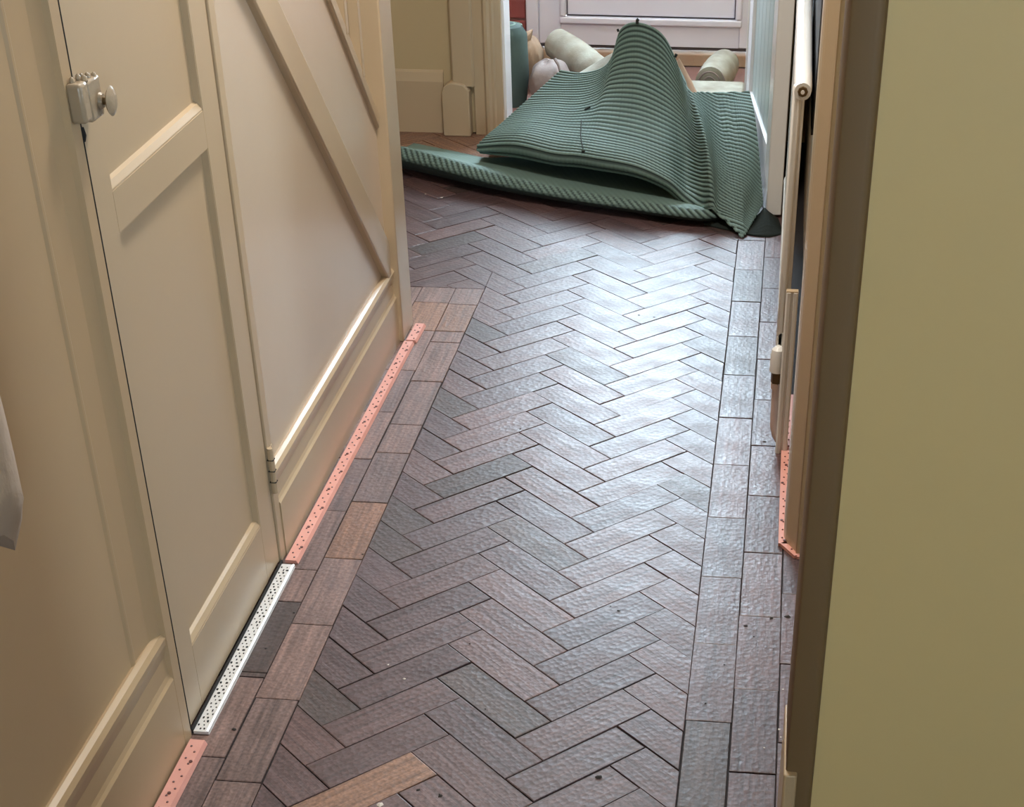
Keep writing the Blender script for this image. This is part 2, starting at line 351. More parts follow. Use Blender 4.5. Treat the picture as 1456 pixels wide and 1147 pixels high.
# hinge
hg = MB().tube([(LX+0.003, 2.669, 0.155), (LX+0.003, 2.669, 0.248)], 0.0055, 10).build('hinge', M['cream'], dr, smooth=True)
MB().box(LX-0.001, LX+0.001, 2.664, 2.694, 0.158, 0.245).build('hinge_leaf', M['cream'], hg)
for z in (0.178, 0.201, 0.224): MB().box(LX-0.0035, LX+0.009, 2.6625, 2.6755, z, z+0.0012).build('knuckle_gap', M['hole'], hg)
# rim latch
lk = MB().box(LX-0.002, LX+0.017, 2.098, 2.142, 0.998, 1.050).build('rim_latch', M['lock'], dr, bevel=0.004)
MB().box(LX-0.002, LX+0.020, 2.068, 2.094, 1.004, 1.054).build('latch_keeper', M['lock'], dr, bevel=0.005)
MB().box(LX+0.0, LX+0.016, 2.088, 2.102, 1.020, 1.036).build('latch_bolt', M['brass'], lk, bevel=0.002)
MB().tube([(LX+0.015, 2.132, 1.018), (LX+0.021, 2.132, 1.018)], [0.012, 0.009], 14).build('collar', M['lock'], lk, smooth=True)
MB().tube([(LX+0.018, 2.132, 1.018), (LX+0.030, 2.132, 1.018)], [0.0055, 0.005], 12).build('spindle', M['brass'], lk, smooth=True)
MB().tube([(LX+0.028, 2.132, 1.018), (LX+0.0295, 2.132, 1.018), (LX+0.032, 2.132, 1.018), (LX+0.0345, 2.132, 1.018), (LX+0.0355, 2.132, 1.018)], [0.007, 0.016, 0.019, 0.014, 0.005], 20).build('knob', M['lock'], lk, smooth=True)
for k_, (yy, zz, rr_) in enumerate(((2.080,1.056,.0045),(2.091,1.058,.004),(2.101,1.053,.005),(2.112,1.054,.0035),(2.122,1.052,.0045),(2.133,1.050,.004))):
    MB().tube([(LX+0.005+0.004*(k_%3), yy, zz-rr_), (LX+0.005+0.004*(k_%3), yy, zz-0.3*rr_), (LX+0.005+0.004*(k_%3), yy, zz+0.5*rr_), (LX+0.005+0.004*(k_%3), yy, zz+rr_)], [0.6*rr_, rr_, 0.8*rr_, 0.2*rr_], 8).build('paint_drip', M['lock'], lk, smooth=True)
MB().tube([(LX-0.001, 2.0975, 0.974), (LX-0.0005, 2.0978, 0.982), (LX-0.001, 2.0975, 0.992)], [0.0022, 0.0042, 0.003], 8).build('worn_notch', M['hole'], dr, smooth=True)
box('shade_grime_line', M['hole'], dr, LX-0.006, LX-0.0008, 2.0968, 2.0984, 0.01, 1.83)  # black strip painting the shade and dirt along the door edge

# ------------------------------------------------------------------ staircase
st = thing('staircase', (-0.90, 3.80, 0), 'cream painted staircase with square newel post and balusters', 'staircase')
def strip(name, m, f, perp, y0, y1, x0, x1, bev=0.004):
    s = perp*math.sqrt(2)
    return MB().prism([(y0, f(y0)), (y1, f(y1)), (y1, f(y1)+s), (y0, f(y0)+s)], x0, x1, 'x').build(name, m, st, bevel=bev)
strip('string_moulding', M['cream'], string_lo, 0.080, 2.05, 3.755, PX-0.004, LX-0.002)
strip('string_capping', M['cream'], cap_lo, 0.030, 1.95, 3.775, PX-0.03, PX+0.009)
MB().box(-0.99, -0.902, 3.778, 3.898, 0, 1.25).build('newel_post', M['cream'], st, bevel=0.004)
MB().prism([(-1.03,3.770),(-0.893,3.770),(-0.893,3.906),(-1.03,3.906)], 1.25, 1.29, 'z').build('newel_cap', M['cream'], st, bevel=0.008)
for y in (2.30,2.42,2.54,2.66,2.78,2.90,3.02,3.14,3.26,3.345,3.44,3.545,3.655):
    z0 = cap_lo(y+0.0)+0.02
    MB().box(PX-0.014, PX+0.010, y, y+0.022, z0, z0+0.80).build('baluster', M['cream'], st, bevel=0.002)
strip('handrail', M['cream'], lambda y: cap_lo(y)+0.80, 0.045, 2.1, 3.82, PX-0.05, PX+0.01)
for i in range(8):
    y1 = 3.86 - 0.19*i; z1 = 0.19*(i+1)
    MB().box(-1.78, -0.985, y1-0.20, y1+0.02, z1-0.025, z1).build('tread', M['stairwood'], st, bevel=0.006)
    MB().box(-1.78, -0.985, y1-0.02, y1, z1-0.19, z1-0.025).build('riser', M['cream'], st)
tag(MB().box(-1.90, -1.80, -1.6, 5.74, 0, CZ).build('wall_stairs', M['khaki']), 'khaki wall along the far side of the stairs', 'wall', kind='structure')

# hanging cloth at the left edge of the view
cb = MB()
n1, n2 = 14, 18; vs = []
for i in range(n2+1):
    t = i/n2; z = 0.685 + 0.42*t
    for k in range(n1):
        a = 2*math.pi*k/n1; fold = 1+0.10*math.sin(5*a+3*t)
        wy = 0.072*(0.55+0.45*math.cos((t-0.10)*1.9))*min(1, 0.55+t*6); wx = 0.032*min(1, 0.45+t*5)
        vs.append((-0.866 + wx*math.cos(a)*fold, 1.553 + wy*math.sin(a)*fold - 0.012*(1-t), z + 0.030*math.sin(a)*-(1-t)*0.9 + (0.008*math.cos(3*a) if i < 3 else 0)))
fs = [(i*n1+k, i*n1+(k+1) % n1, (i+1)*n1+(k+1) % n1, (i+1)*n1+k) for i in range(n2) for k in range(n1)] + [tuple(range(n1-1,-1,-1)), tuple(range(n2*n1, (n2+1)*n1))]
cb.add(vs, fs)
ct = thing('hanging_cloth', (-0.866, 1.553, 0.66), 'folded beige cloth hanging on the wall at the left edge', 'cloth')
o = cb.build('cloth', M['cloth'], ct, smooth=True)
MB().tube([(-0.935, 1.553, 1.12), (-0.88, 1.553, 1.115), (-0.866, 1.553, 1.09), (-0.866, 1.553, 1.06)], 0.004, 8).build('hook', M['brass'], ct, smooth=True)

# ================================================================== FAR END
wf = tag(MB().box(-1.80, -1.02, FY, 5.73, 0, CZ).box(-1.02, 0.35, FY, 5.73, 2.05, CZ).box(-0.06, 0.35, FY, 5.73, 0, 2.05).build('wall_far', M['khaki']), 'khaki painted wall beside the porch opening', 'wall', kind='structure')
tag(MB().prism([(FY,0),(FY-0.018,0),(FY-0.018,0.168),(FY-0.014,0.182),(FY-0.010,0.196),(FY-0.004,0.203),(FY,0.203)], -1.80, -1.134, 'x').build('baseboard_far', M['cream']), 'cream baseboard along the far wall left of the porch opening', 'baseboard', kind='structure')
tf = thing('trim_1', (-1.03, FY, 0), 'cream door casing with a plinth block at the porch opening', 'trim', kind='structure')
MB().prism([(-1.134,0),(-1.040,0),(-1.040,0.150),(-1.058,0.170),(-1.104,0.176),(-1.124,0.165),(-1.134,0.145)], FY-0.055, FY, 'y').build('plinth_block', M['cream'], tf, bevel=0.004)
MB().prism([(-1.100,FY),(-1.100,FY-0.030),(-1.094,FY-0.036),(-1.030,FY-0.036),(-1.024,FY-0.030),(-1.024,FY)], 0.16, 2.10, 'z').build('outer_casing', M['cream'], tf)
MB().prism([(-1.026,FY+0.0),(-1.026,FY-0.024),(-0.992,FY-0.024),(-0.984,FY-0.034),(-0.974,FY-0.034),(-0.966,FY-0.026),(-0.958,FY-0.026),(-0.952,FY-0.020),(-0.930,FY-0.016),(-0.930,5.73),(-1.026,5.73)], 0, 2.05, 'z').build('inner_casing', M['cream'], tf)
MB().box(-0.932, -0.922, FY+0.005, 5.735, 0, 2.05).build('jamb_edge', M['white'], tf)
MB().box(-0.118, -0.055, FY-0.01, 5.735, 0, 2.05).build('hinge_jamb', M['white'], tf)
# porch shell
def brick_wall(name, x0, x1, y0, y1, axis, label, h=1.6):
    o = tag(MB().box(x0, x1, y0, y1, 0, CZ).build(name, M['mortar']), label, 'wall', kind='structure')
    return o
wb = brick_wall('wall_porch', -1.42, -0.996, 6.615, 6.72, 'x', 'red brick wall of the porch left of the front door')
me_b = {}
for c in range(12):
    z0 = 0.005 + 0.075*c
    xs = [-1.42, -1.215, -0.996] if c % 2 else [-1.42, -1.32, -1.105, -0.996]
    for a, b in zip(xs[:-1], xs[1:]):
        key = round(b-a, 3)
        if key not in me_b:
            t_ = MB().box(-(b-a)/2+0.004, (b-a)/2-0.004, -0.008, 0.03, 0, 0.066)
            q = t_.build('brick', M['brick'], None, bevel=0.003); me_b[key] = q.data; bo = q
        else:
            bo = bpy.data.objects.new('brick', me_b[key]); col.objects.link(bo)
        bo.location = ((a+b)/2, 6.615-0.002, z0); bo.parent = wb
tag(MB().box(-1.52, -1.42, 5.73, 6.75, 0, 1.2).box(-1.52, -1.42, 5.73, 6.75, 2.0, CZ).box(-1.52, -1.42, 5.73, 5.95, 1.2, 2.0).box(-1.52, -1.42, 6.45, 6.75, 1.2, 2.0).build('wall_porch_left', M['brick']), 'red brick side wall of the porch behind the door casing', 'wall', kind='structure')
tag(MB().box(0.30, 0.40, 2.8, 6.75, 0, CZ).build('wall_porch_right', M['khaki']), 'plain porch side wall behind the open white door', 'wall', kind='structure')
w3 = thing('added_window_3', (-1.47, 6.2, 1.2), 'white framed window added to light the porch from the side', 'window', kind='structure')  # unseen window, added to brighten the porch
for a_ in ((5.95,6.45,1.2,1.24),(5.95,6.45,1.96,2.0),(5.95,5.99,1.24,1.96),(6.41,6.45,1.24,1.96)): box('frame', M['white'], w3, -1.50, -1.44, *a_)
box('glass_pane', M['glass'], w3, -1.472, -1.468, 5.99, 6.41, 1.24, 1.96)
# front door -----------------------------------------------------------------
fd = thing('door_2', (-0.53, 6.66, 0.0), 'white plastic front door with moulded lower panel and glazed top', 'door', kind='structure')
F0 = 6.61
fxL, fxR = -0.948, -0.10
for (a, b) in ((-0.996, fxL), (fxR, fxR+0.05)): box('door_frame', M['upvc'], fd, a, b, F0-0.015, F0+0.07, 0.03, 2.12, bevel=0.004)
box('door_frame', M['upvc'], fd, -0.996, fxR+0.05, F0-0.015, F0+0.07, 2.08, 2.14)
box('seal', M['upvc_gap'], fd, fxL, fxR, F0+0.012, F0+0.05, 0.050, 0.062)
box('sill', M['tanbag'], fd, -0.996, fxR+0.05, F0-0.03, F0+0.08, 0.0, 0.045, bevel=0.004)
for (a, b) in ((fxL, -0.86), (-0.17, fxR)): box('stile', M['upvc'], fd, a, b, F0, F0+0.05, 0.064, 2.07, bevel=0.004)
box('rail', M['upvc'], fd, -0.86, -0.17, F0, F0+0.05, 0.064, 0.150)
box('rail', M['upvc'], fd, -0.86, -0.17, F0, F0+0.05, 0.70, 0.92)
box('rail', M['upvc'], fd, -0.86, -0.17, F0, F0+0.05, 1.99, 2.07)
# raised bolection frame + recessed panel
def frame4(name, m, x0, x1, z0, z1, wd, y0, y1, bev):
    for nm, a in (('h', (x0, x1, y0, y1, z0, z0+wd)), ('h', (x0, x1, y0, y1, z1-wd, z1)), ('v', (x0, x0+wd, y0, y1, z0+wd, z1-wd)), ('v', (x1-wd, x1, y0, y1, z0+wd, z1-wd))):
        box(name, m, fd, *a, bevel=bev)
frame4('panel_moulding', M['upvc'], -0.866, -0.160, 0.140, 0.705, 0.026, F0-0.012, F0+0.02, 0.006)
box('groove', M['upvc_gap'], fd, -0.842, -0.184, F0+0.016, F0+0.022, 0.164, 0.681)
box('panel', M['upvc'], fd, -0.836, -0.190, F0+0.004, F0+0.020, 0.172, 0.676, bevel=0.003)
box('glass_pane', M['glass'], fd, -0.86, -0.17, F0+0.020, F0+0.026, 0.92, 1.99)
box('fanlight_frame', M['upvc'], fd, -0.996, fxR+0.05, F0-0.015, F0+0.07, 2.40, 2.449)
for (a, b) in ((-0.996, -0.956), (fxR+0.01, fxR+0.05)): box('fanlight_frame', M['upvc'], fd, a, b, F0-0.015, F0+0.07, 2.14, 2.40)
box('fanlight_pane', M['glass'], fd, -0.956, fxR+0.01, F0+0.020, F0+0.026, 2.14, 2.40)
tag(MB().box(-1.52, -0.99, 6.68, 6.80, 0, CZ).box(fxR+0.045, 0.40, 6.60, 6.80, 0, CZ).box(-0.996, fxR+0.05, 6.70, 6.80, 2.43, CZ).build('wall_front', M['brick']), 'brick front wall of the house around the front door', 'wall', kind='structure')

# porch door standing open against the right wall ------------------------------
pd = thing('door_3', (-0.07, 5.2, 0.0), 'white porch door with pale green boarded panels standing open', 'door', kind='structure')
HA = Vector((-0.112, 5.60)); LE = Vector((-0.018, 4.822)); ux = (LE-HA).normalized(); DL = (LE-HA).length; nx = Vector((-ux.y, ux.x))
if nx.x < 0: nx = -nx
def door_piece(name, m, a0, a1, d0, d1, z0, z1, bev=0.0, parent=None):
    P_ = [HA+ux*a0+nx*d0, HA+ux*a1+nx*d0, HA+ux*a1+nx*d1, HA+ux*a0+nx*d1]
    return MB().prism([tuple(p) for p in P_], z0, z1, 'z').build(name, m, parent or pd, bevel=bev)
door_piece('hinge_stile', M['white'], 0, 0.10, 0, 0.044, 0.008, 2.0, 0.002)
door_piece('lock_stile', M['rad'], DL-0.095, DL, 0.0, 0.046, 0.008, 2.0, 0.003)
door_piece('bottom_rail', M['white'], 0.10, DL-0.095, 0.0, 0.044, 0.008, 0.19, 0.002)
door_piece('mid_rail', M['white'], 0.10, DL-0.095, 0.0, 0.044, 0.80, 0.95, 0.002)
door_piece('top_rail', M['white'], 0.10, DL-0.095, 0.0, 0.044, 1.88, 2.0, 0.002)
nb = 6; bw = (DL-0.195)/nb
for z0, z1 in ((0.19, 0.80), (0.95, 1.88)):
    for i in range(nb): door_piece('board', M['panelgreen'], 0.10+i*bw+0.0015, 0.10+(i+1)*bw-0.0015, 0.010, 0.030, z0, z1, 0.003)

# ================================================================== RIGHT SIDE
wr = tag(MB().box(0.095, 0.30, 2.93, FY, 0, CZ).build('wall_right', M['cream']), 'cream wall behind the radiator', 'wall', kind='structure')
tj = thing('trim_2', (0.09, 2.86, 0), 'cream door jamb with splayed corner beyond the near wall end', 'trim', kind='structure')
MB().prism([(0.064,2.868),(0.0672,2.850),(0.0705,2.842),(0.0875,2.808),(0.0875,2.96),(0.064,2.96)], 0, 2.1, 'z').build('splayed_casing', M['cream'], tj)
MB().box(0.0876, 0.30, 2.800, 2.96, 0, 2.1).build('jamb_lining', M['cream'], tj, bevel=0.003)
tag(MB().box(0.085, 1.25, 1.95, 2.96, 2.1, CZ).build('wall_over_doorway', M['khaki']), 'plain wall above the side doorway', 'wall', kind='structure')
tag(MB().box(2.40, 2.50, 1.80, 2.0, 0, CZ).box(2.40, 2.50, 2.5, 3.70, 0, CZ).box(2.40, 2.50, 2.0, 2.5, 0, 1.07).box(2.40, 2.50, 2.0, 2.5, 1.77, CZ).build('wall_side_room', M['khaki']), 'khaki wall of the side room around the added window', 'wall', kind='structure')
tag(MB().box(0.40, 2.50, 3.60, 3.70, 0, CZ).build('wall_side_room_far', M['khaki']), 'khaki far wall of the side room', 'wall', kind='structure')
tag(MB().box(0.222, 0.45, 1.952, 2.798, -0.03, 0.004).build('trim_4', M['stairwood'], bevel=0.002), 'brown wooden threshold board in the side doorway', 'threshold', kind='structure')
tag(MB().box(0.45, 2.40, 1.952, 3.60, -0.003, 0.0).build('floor_side_room', M['stairwood']), 'brown floor of the side room', 'floor', kind='structure')
tag(MB().box(1.30, 2.50, 1.80, 3.70, CZ, CZ+0.1).build('ceiling_side_room', M['ceil']), 'white ceiling of the side room', 'ceiling', kind='structure')
w2 = thing('added_window_2', (2.45, 2.25, 1.07), 'unseen white framed window added in the side room as a light source', 'window', kind='structure')  # unseen window, added to throw daylight onto the left wall
for a_ in ((2.0,2.5,1.07,1.10),(2.0,2.5,1.74,1.77),(2.0,2.03,1.10,1.74),(2.47,2.5,1.10,1.74)): box('frame', M['white'], w2, 2.42, 2.48, *a_)
box('glass_pane', M['glass'], w2, 2.448, 2.452, 2.03, 2.47, 1.10, 1.74)
# near wall end
wn = tag(MB().box(0.106, 2.50, 1.80, 1.95, 0, CZ).build('wall_near', M['yellow']), 'yellow green painted wall end close to the camera at right', 'wall', kind='structure')
tn = thing('trim_3', (0.085, 1.85, 0), 'tan painted corner bead on the yellow wall end', 'trim', kind='structure')
prof = [(0.067,1.955),(0.067,1.797),(0.0685,1.794),(0.072,1.7925),(0.088,1.792),(0.094,1.791),(0.099,1.791),(0.1030,1.793),(0.1050,1.7975),(0.1065,1.801),(0.1065,1.955)]
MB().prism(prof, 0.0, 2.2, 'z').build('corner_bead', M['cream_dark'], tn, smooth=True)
MB().prism([(0.064,1.955),(0.064,1.786),(0.067,1.782),(0.081,1.782),(0.083,1.786),(0.083,1.955)], 0, 0.235, 'z').build('plinth', M['dim_cream'], tn, bevel=0.002)
# room shell behind the camera
tag(MB().box(1.15, 1.25, -1.6, 1.80, 0, CZ).build('wall_back_right', M['yellow']), 'yellow green wall to the right of the camera', 'wall', kind='structure')
tag(MB().box(-1.9, 0.39, -1.7, -1.6, 0, CZ).box(1.05, 1.25, -1.7, -1.6, 0, CZ).box(0.39, 1.05, -1.7, -1.6, 0, 1.1).box(0.39, 1.05, -1.7, -1.6, 1.9, CZ).build('wall_back', M['yellow']), 'yellow green wall behind the camera', 'wall', kind='structure')
tag(MB().box(-1.9, 1.3, -1.7, 6.8, CZ, CZ+0.1).build('ceiling', M['ceil']), 'white painted ceiling', 'ceiling', kind='structure')
wi = thing('added_window_1', (0.72, -1.65, 1.1), 'white framed window added behind the camera for soft daylight', 'window', kind='structure')  # unseen window, added as a soft daylight fill
for a_ in ((0.39,1.05,-1.68,-1.62,1.1,1.14),(0.39,1.05,-1.68,-1.62,1.86,1.9),(0.39,0.43,-1.68,-1.62,1.14,1.86),(1.01,1.05,-1.68,-1.62,1.14,1.86)): box('frame', M['white'], wi, *a_)
box('glass_pane', M['glass'], wi, 0.43, 1.01, -1.655, -1.650, 1.14, 1.86)
# unseen ceiling lamp added to light the hall ------------------------------------------------------
cl = thing('added_ceiling_lamp', (-0.40, 3.15, CZ), 'unseen round ceiling lamp added to light the middle of the hall', 'lamp')
MB().tube([(-0.40,3.15,CZ), (-0.40,3.15,CZ-0.03)], [0.21, 0.20], 24).build('base', M['white'], cl, smooth=True)
ld = bpy.data.lights.new('fill_light', 'AREA'); ld.shape = 'DISK'; ld.size = 0.36; ld.energy = LAMP_POWER; ld.color = (1.0, 0.93, 0.84)
lo = bpy.data.objects.new('fill_light', ld); col.objects.link(lo); lo.location = (-0.40, 3.15, CZ-0.04); setpar(lo, cl)

# radiator --------------------------------------------------------------------------
rd = thing('radiator', (0.045, 3.85, 0.0), 'white panel radiator seen end-on along the right wall', 'radiator')
RY0, RY1 = 3.30, 4.40
pm = MB()
ny = 60; nz = 26; vs = []; fs = []
prof_ = []
for i in range(nz+1):
    z = 0.235 + (0.760-0.235)*i/nz; prof_.append(z)
for j in range(ny+1):
    y = RY0+0.012 + (RY1-RY0-0.012)*j/ny
    for z in prof_:
        rib = 0.5+0.5*math.cos(2*math.pi*(y-RY0)/0.0333*0.5) if 0.29 < z < 0.70 else 1.0
        vs.append((0.036 - 0.006*rib, y, z))
for j in range(ny):
    for i in range(nz): fs.append((j*(nz+1)+i, (j+1)*(nz+1)+i, (j+1)*(nz+1)+i+1, j*(nz+1)+i+1))
pm.add(vs, fs); pm.build('front_panel', M['rad'], rd, smooth=True)
MB().box(0.034, 0.050, RY0+0.010, RY1, 0.232, 0.765).build('panel', M['rad'], rd, bevel=0.004)
MB().box(0.0255, 0.042, RY0, RY0+0.014, 0.225, 0.768).build('end_seam', M['rad'], rd, bevel=0.005)
MB().tube([(0.045, RY0-0.004, 0.757), (0.045, RY0+0.02, 0.757), (0.045, RY1, 0.757)], [0.0165, 0.0185, 0.0185], 20).build('top_header', M['rad'], rd, smooth=True)
MB().tube([(0.040, RY0, 0.245), (0.040, RY1, 0.245)], 0.014, 16).build('bottom_header', M['rad'], rd, smooth=True)
pl = MB().tube([(0.045, RY0-0.008, 0.757), (0.045, RY0-0.002, 0.757)], [0.0095, 0.011], 8).build('end_plug', M['brass'], rd, smooth=False)
MB().tube([(0.045, RY0-0.0095, 0.757), (0.045, RY0-0.007, 0.757)], 0.004, 10).build('plug_pin', M['rad'], pl)
vc = MB().tube([(0.032, RY0-0.012, 0.178), (0.032, RY0-0.012, 0.215), (0.032, RY0-0.012, 0.228), (0.032, RY0-0.012, 0.234)], [0.0165, 0.0165, 0.014, 0.007], 20).build('valve_cap', M['rad'], rd, smooth=True)
MB().tube([(0.032, RY0-0.012, 0.150), (0.032, RY0-0.012, 0.179)], [0.0125, 0.013], 6).build('valve_nut', M['brass'], rd)
MB().tube([(0.032, RY0-0.012, 0.205), (0.036, RY0+0.02, 0.24)], 0.009, 10).build('valve_tail', M['brass'], rd, smooth=True)
MB().tube([(0.032, RY0-0.012, 0.138), (0.032, RY0-0.012, 0.152)], [0.0115, 0.0125], 12).build('compression_nut', M['copper'], rd)
MB().tube([(0.032, RY0-0.012, 0.14), (0.032, RY0-0.012, 0.075), (0.033, RY0-0.014, 0.050), (0.038, RY0-0.016, 0.030), (0.047, RY0-0.018, 0.015), (0.058, RY0-0.02, 0.010), (0.066, RY0-0.02, 0.009)], 0.0085, 12).build('copper_pipe', M['copper'], rd, smooth=True)
# trunking and grey board
tk = thing('pipe_trunking', (0.055, 3.18, 0), 'short white moulded pipe trunking standing between radiator and jamb', 'trunking')
MB().prism([(0.0395,3.268),(0.0395,3.255),(0.043,3.252),(0.049,3.252),(0.0505,3.256),(0.0545,3.256),(0.056,3.252),(0.062,3.252),(0.065,3.255),(0.065,3.268)], 0.0, 0.366, 'z').build('cover', M['rad'], tk)
MB().box(0.040, 0.0645, 3.254, 3.269, 0.366, 0.369).build('end_cap', M['cream'], tk)
gb = thing('insulation_board', (0.083, 3.9, 0.66), 'dark grey board fixed to the wall behind the radiator', 'board')
MB().box(0.071, 0.0945, 3.42, 4.55, 0.640, 1.45).build('board', M['slate'], gb, bevel=0.002)
MB().box(0.069, 0.072, 3.42, 4.55, 0.640, 0.652).build('edge_strip', M['slate'], gb)

# ================================================================== CARPET GRIPPERS
def gripper(label, p0, p1, wd, th, m=M['pink'], pins=True, angle_cut=0.0, name='carpet_gripper', group='carpet gripper rods along the hall walls', cut0=0.0, cut1=0.0):
    p0 = Vector(p0); p1 = Vector(p1); u = (p1-p0).normalized(); n = Vector((u.y, -u.x)); Ln = (p1-p0).length
    t = thing(name, (p0.x, p0.y, 0.0), label, 'gripper rod', group)
    pts = [p0 - u*cut0*0, p1, p1 + n*wd + u*cut1, p0 + n*wd + u*cut0]
    lo_ = [(p.x, p.y, 0.0008) for p in pts]; hi = [(p.x, p.y, th) for p in pts]
    # bevelled hall-side edge
    hi2 = [hi[0], hi[1], tuple(Vector(hi[2])-Vector((n.x, n.y, 0))*0.004), tuple(Vector(hi[3])-Vector((n.x, n.y, 0))*0.004)]
    MB().add(lo_+hi2, [(0,3,2,1),(4,5,6,7),(0,1,5,4),(1,2,6,5),(2,3,7,6),(3,0,4,7)]).build('strip', m, t)
    if pins:
        pb = MB(); d = 0.012; i = 0
        while d < Ln-0.006:
            q = p0 + u*(d+random.uniform(-.002, .002)) + n*(wd*(0.30 if i % 2 else 0.60) + random.uniform(-.001, .001))
            pb.tube([(q.x, q.y, th-0.001), (q.x+0.0012, q.y, th+0.0012)], [0.0021, 0.0017], 6)
            if i % 5 == 2: pb.tube([(q.x+n.x*0.003, q.y+0.006, th-0.001), (q.x+n.x*0.003, q.y+0.006, th+0.0018)], [0.0030, 0.0030], 8)
            d += 0.0165; i += 1
        tag(pb.build('pins', M['pin'], t), kind='stuff')
    return t
gripper('long pink gripper rod with dark pins along the cream baseboard', (-0.907, 2.668), (-0.8985, 3.768), 0.026, 0.008, cut1=0.0)
gripper('short pink gripper rod at the foot of the newel post', (-0.895, 3.775), (-0.893, 3.885), 0.027, 0.008)
gripper('pink gripper rod at the bottom left corner of the view', (-0.908, 1.30), (-0.907, 2.072), 0.029, 0.009)
gripper('pink gripper rod beside the radiator pipe', (0.052, 3.55), (0.0535, 2.838), -0.025, 0.008)
gripper('small angled pink gripper offcut at the splayed jamb corner', (0.0575, 2.838), (0.0855, 2.792), -0.026, 0.008, cut0=-0.008, cut1=0.004)
gripper('tiny pink gripper end running into the side doorway', (0.0905, 2.790), (0.20, 2.789), -0.022, 0.007)
# aluminium door bar under the cupboard door
mt = thing('threshold_strip', (-0.90, 2.37, 0), 'silver perforated metal carpet bar below the cupboard door', 'metal strip')
MB().prism([(-0.910,0.0008),(-0.910,0.0065),(-0.889,0.0065),(-0.886,0.005),(-0.8835,0.0008)], 2.098, 2.655, 'y').build('strip', M['alu'], mt)
MB().prism([(-0.888,0.0064),(-0.8875,0.0078),(-0.8845,0.0066),(-0.884,0.004)], 2.098, 2.655, 'y').build('bright_lip', M['alu'], mt)
hb = MB(); y = 2.106; i = 0
while y < 2.648:
    for dxx in ((0.0045, 0.0135) if i % 2 else (0.009, 0.0172)):
        r = random.choice((0.0018, 0.0024, 0.0030))
        hb.tube([(-0.910+dxx+random.uniform(-.001,.001), y, 0.0060), (-0.910+dxx, y, 0.0068)], r, 7)
    y += 0.0105; i += 1
tag(hb.build('perforations', M['hole'], mt), kind='stuff')
box('dark_gap', M['hole'], mt, -0.9135, -0.9105, 2.098, 2.664, 0.001, 0.010)

# ================================================================== RUG
S_ = lambda p: p
Fpx, CX, CY = 2293.7, 728+124.72, 573.5+443.49
cp, sp, cyw, syw = math.cos(PITCH), math.sin(PITCH), math.cos(YAW), math.sin(YAW)
RT = Vector((cyw, syw, 0)); FW = Vector((-syw*cp, cyw*cp, -sp)); DN = FW.cross(RT)
def at(px, py, Y):
    """the point of the real scene at depth Y measured off the photo (survey helper for the free-form rug)"""
    d = RT*((px-CX)/Fpx) + DN*((py-CY)/Fpx) + FW
    return CAM + d*(Y/d.y)
def catmull(P, t):
    n = len(P)-1; x = max(0, min(n-1e-6, t*n)); i = int(x); f = x-i
    p0 = P[max(i-1, 0)]; p1 = P[i]; p2 = P[i+1]; p3 = P[min(i+2, n)]
    return 0.5*((2*p1)+(p2-p0)*f+(2*p0-5*p1+4*p2-p3)*f*f+(3*p1-p0-3*p2+p3)*f**3)
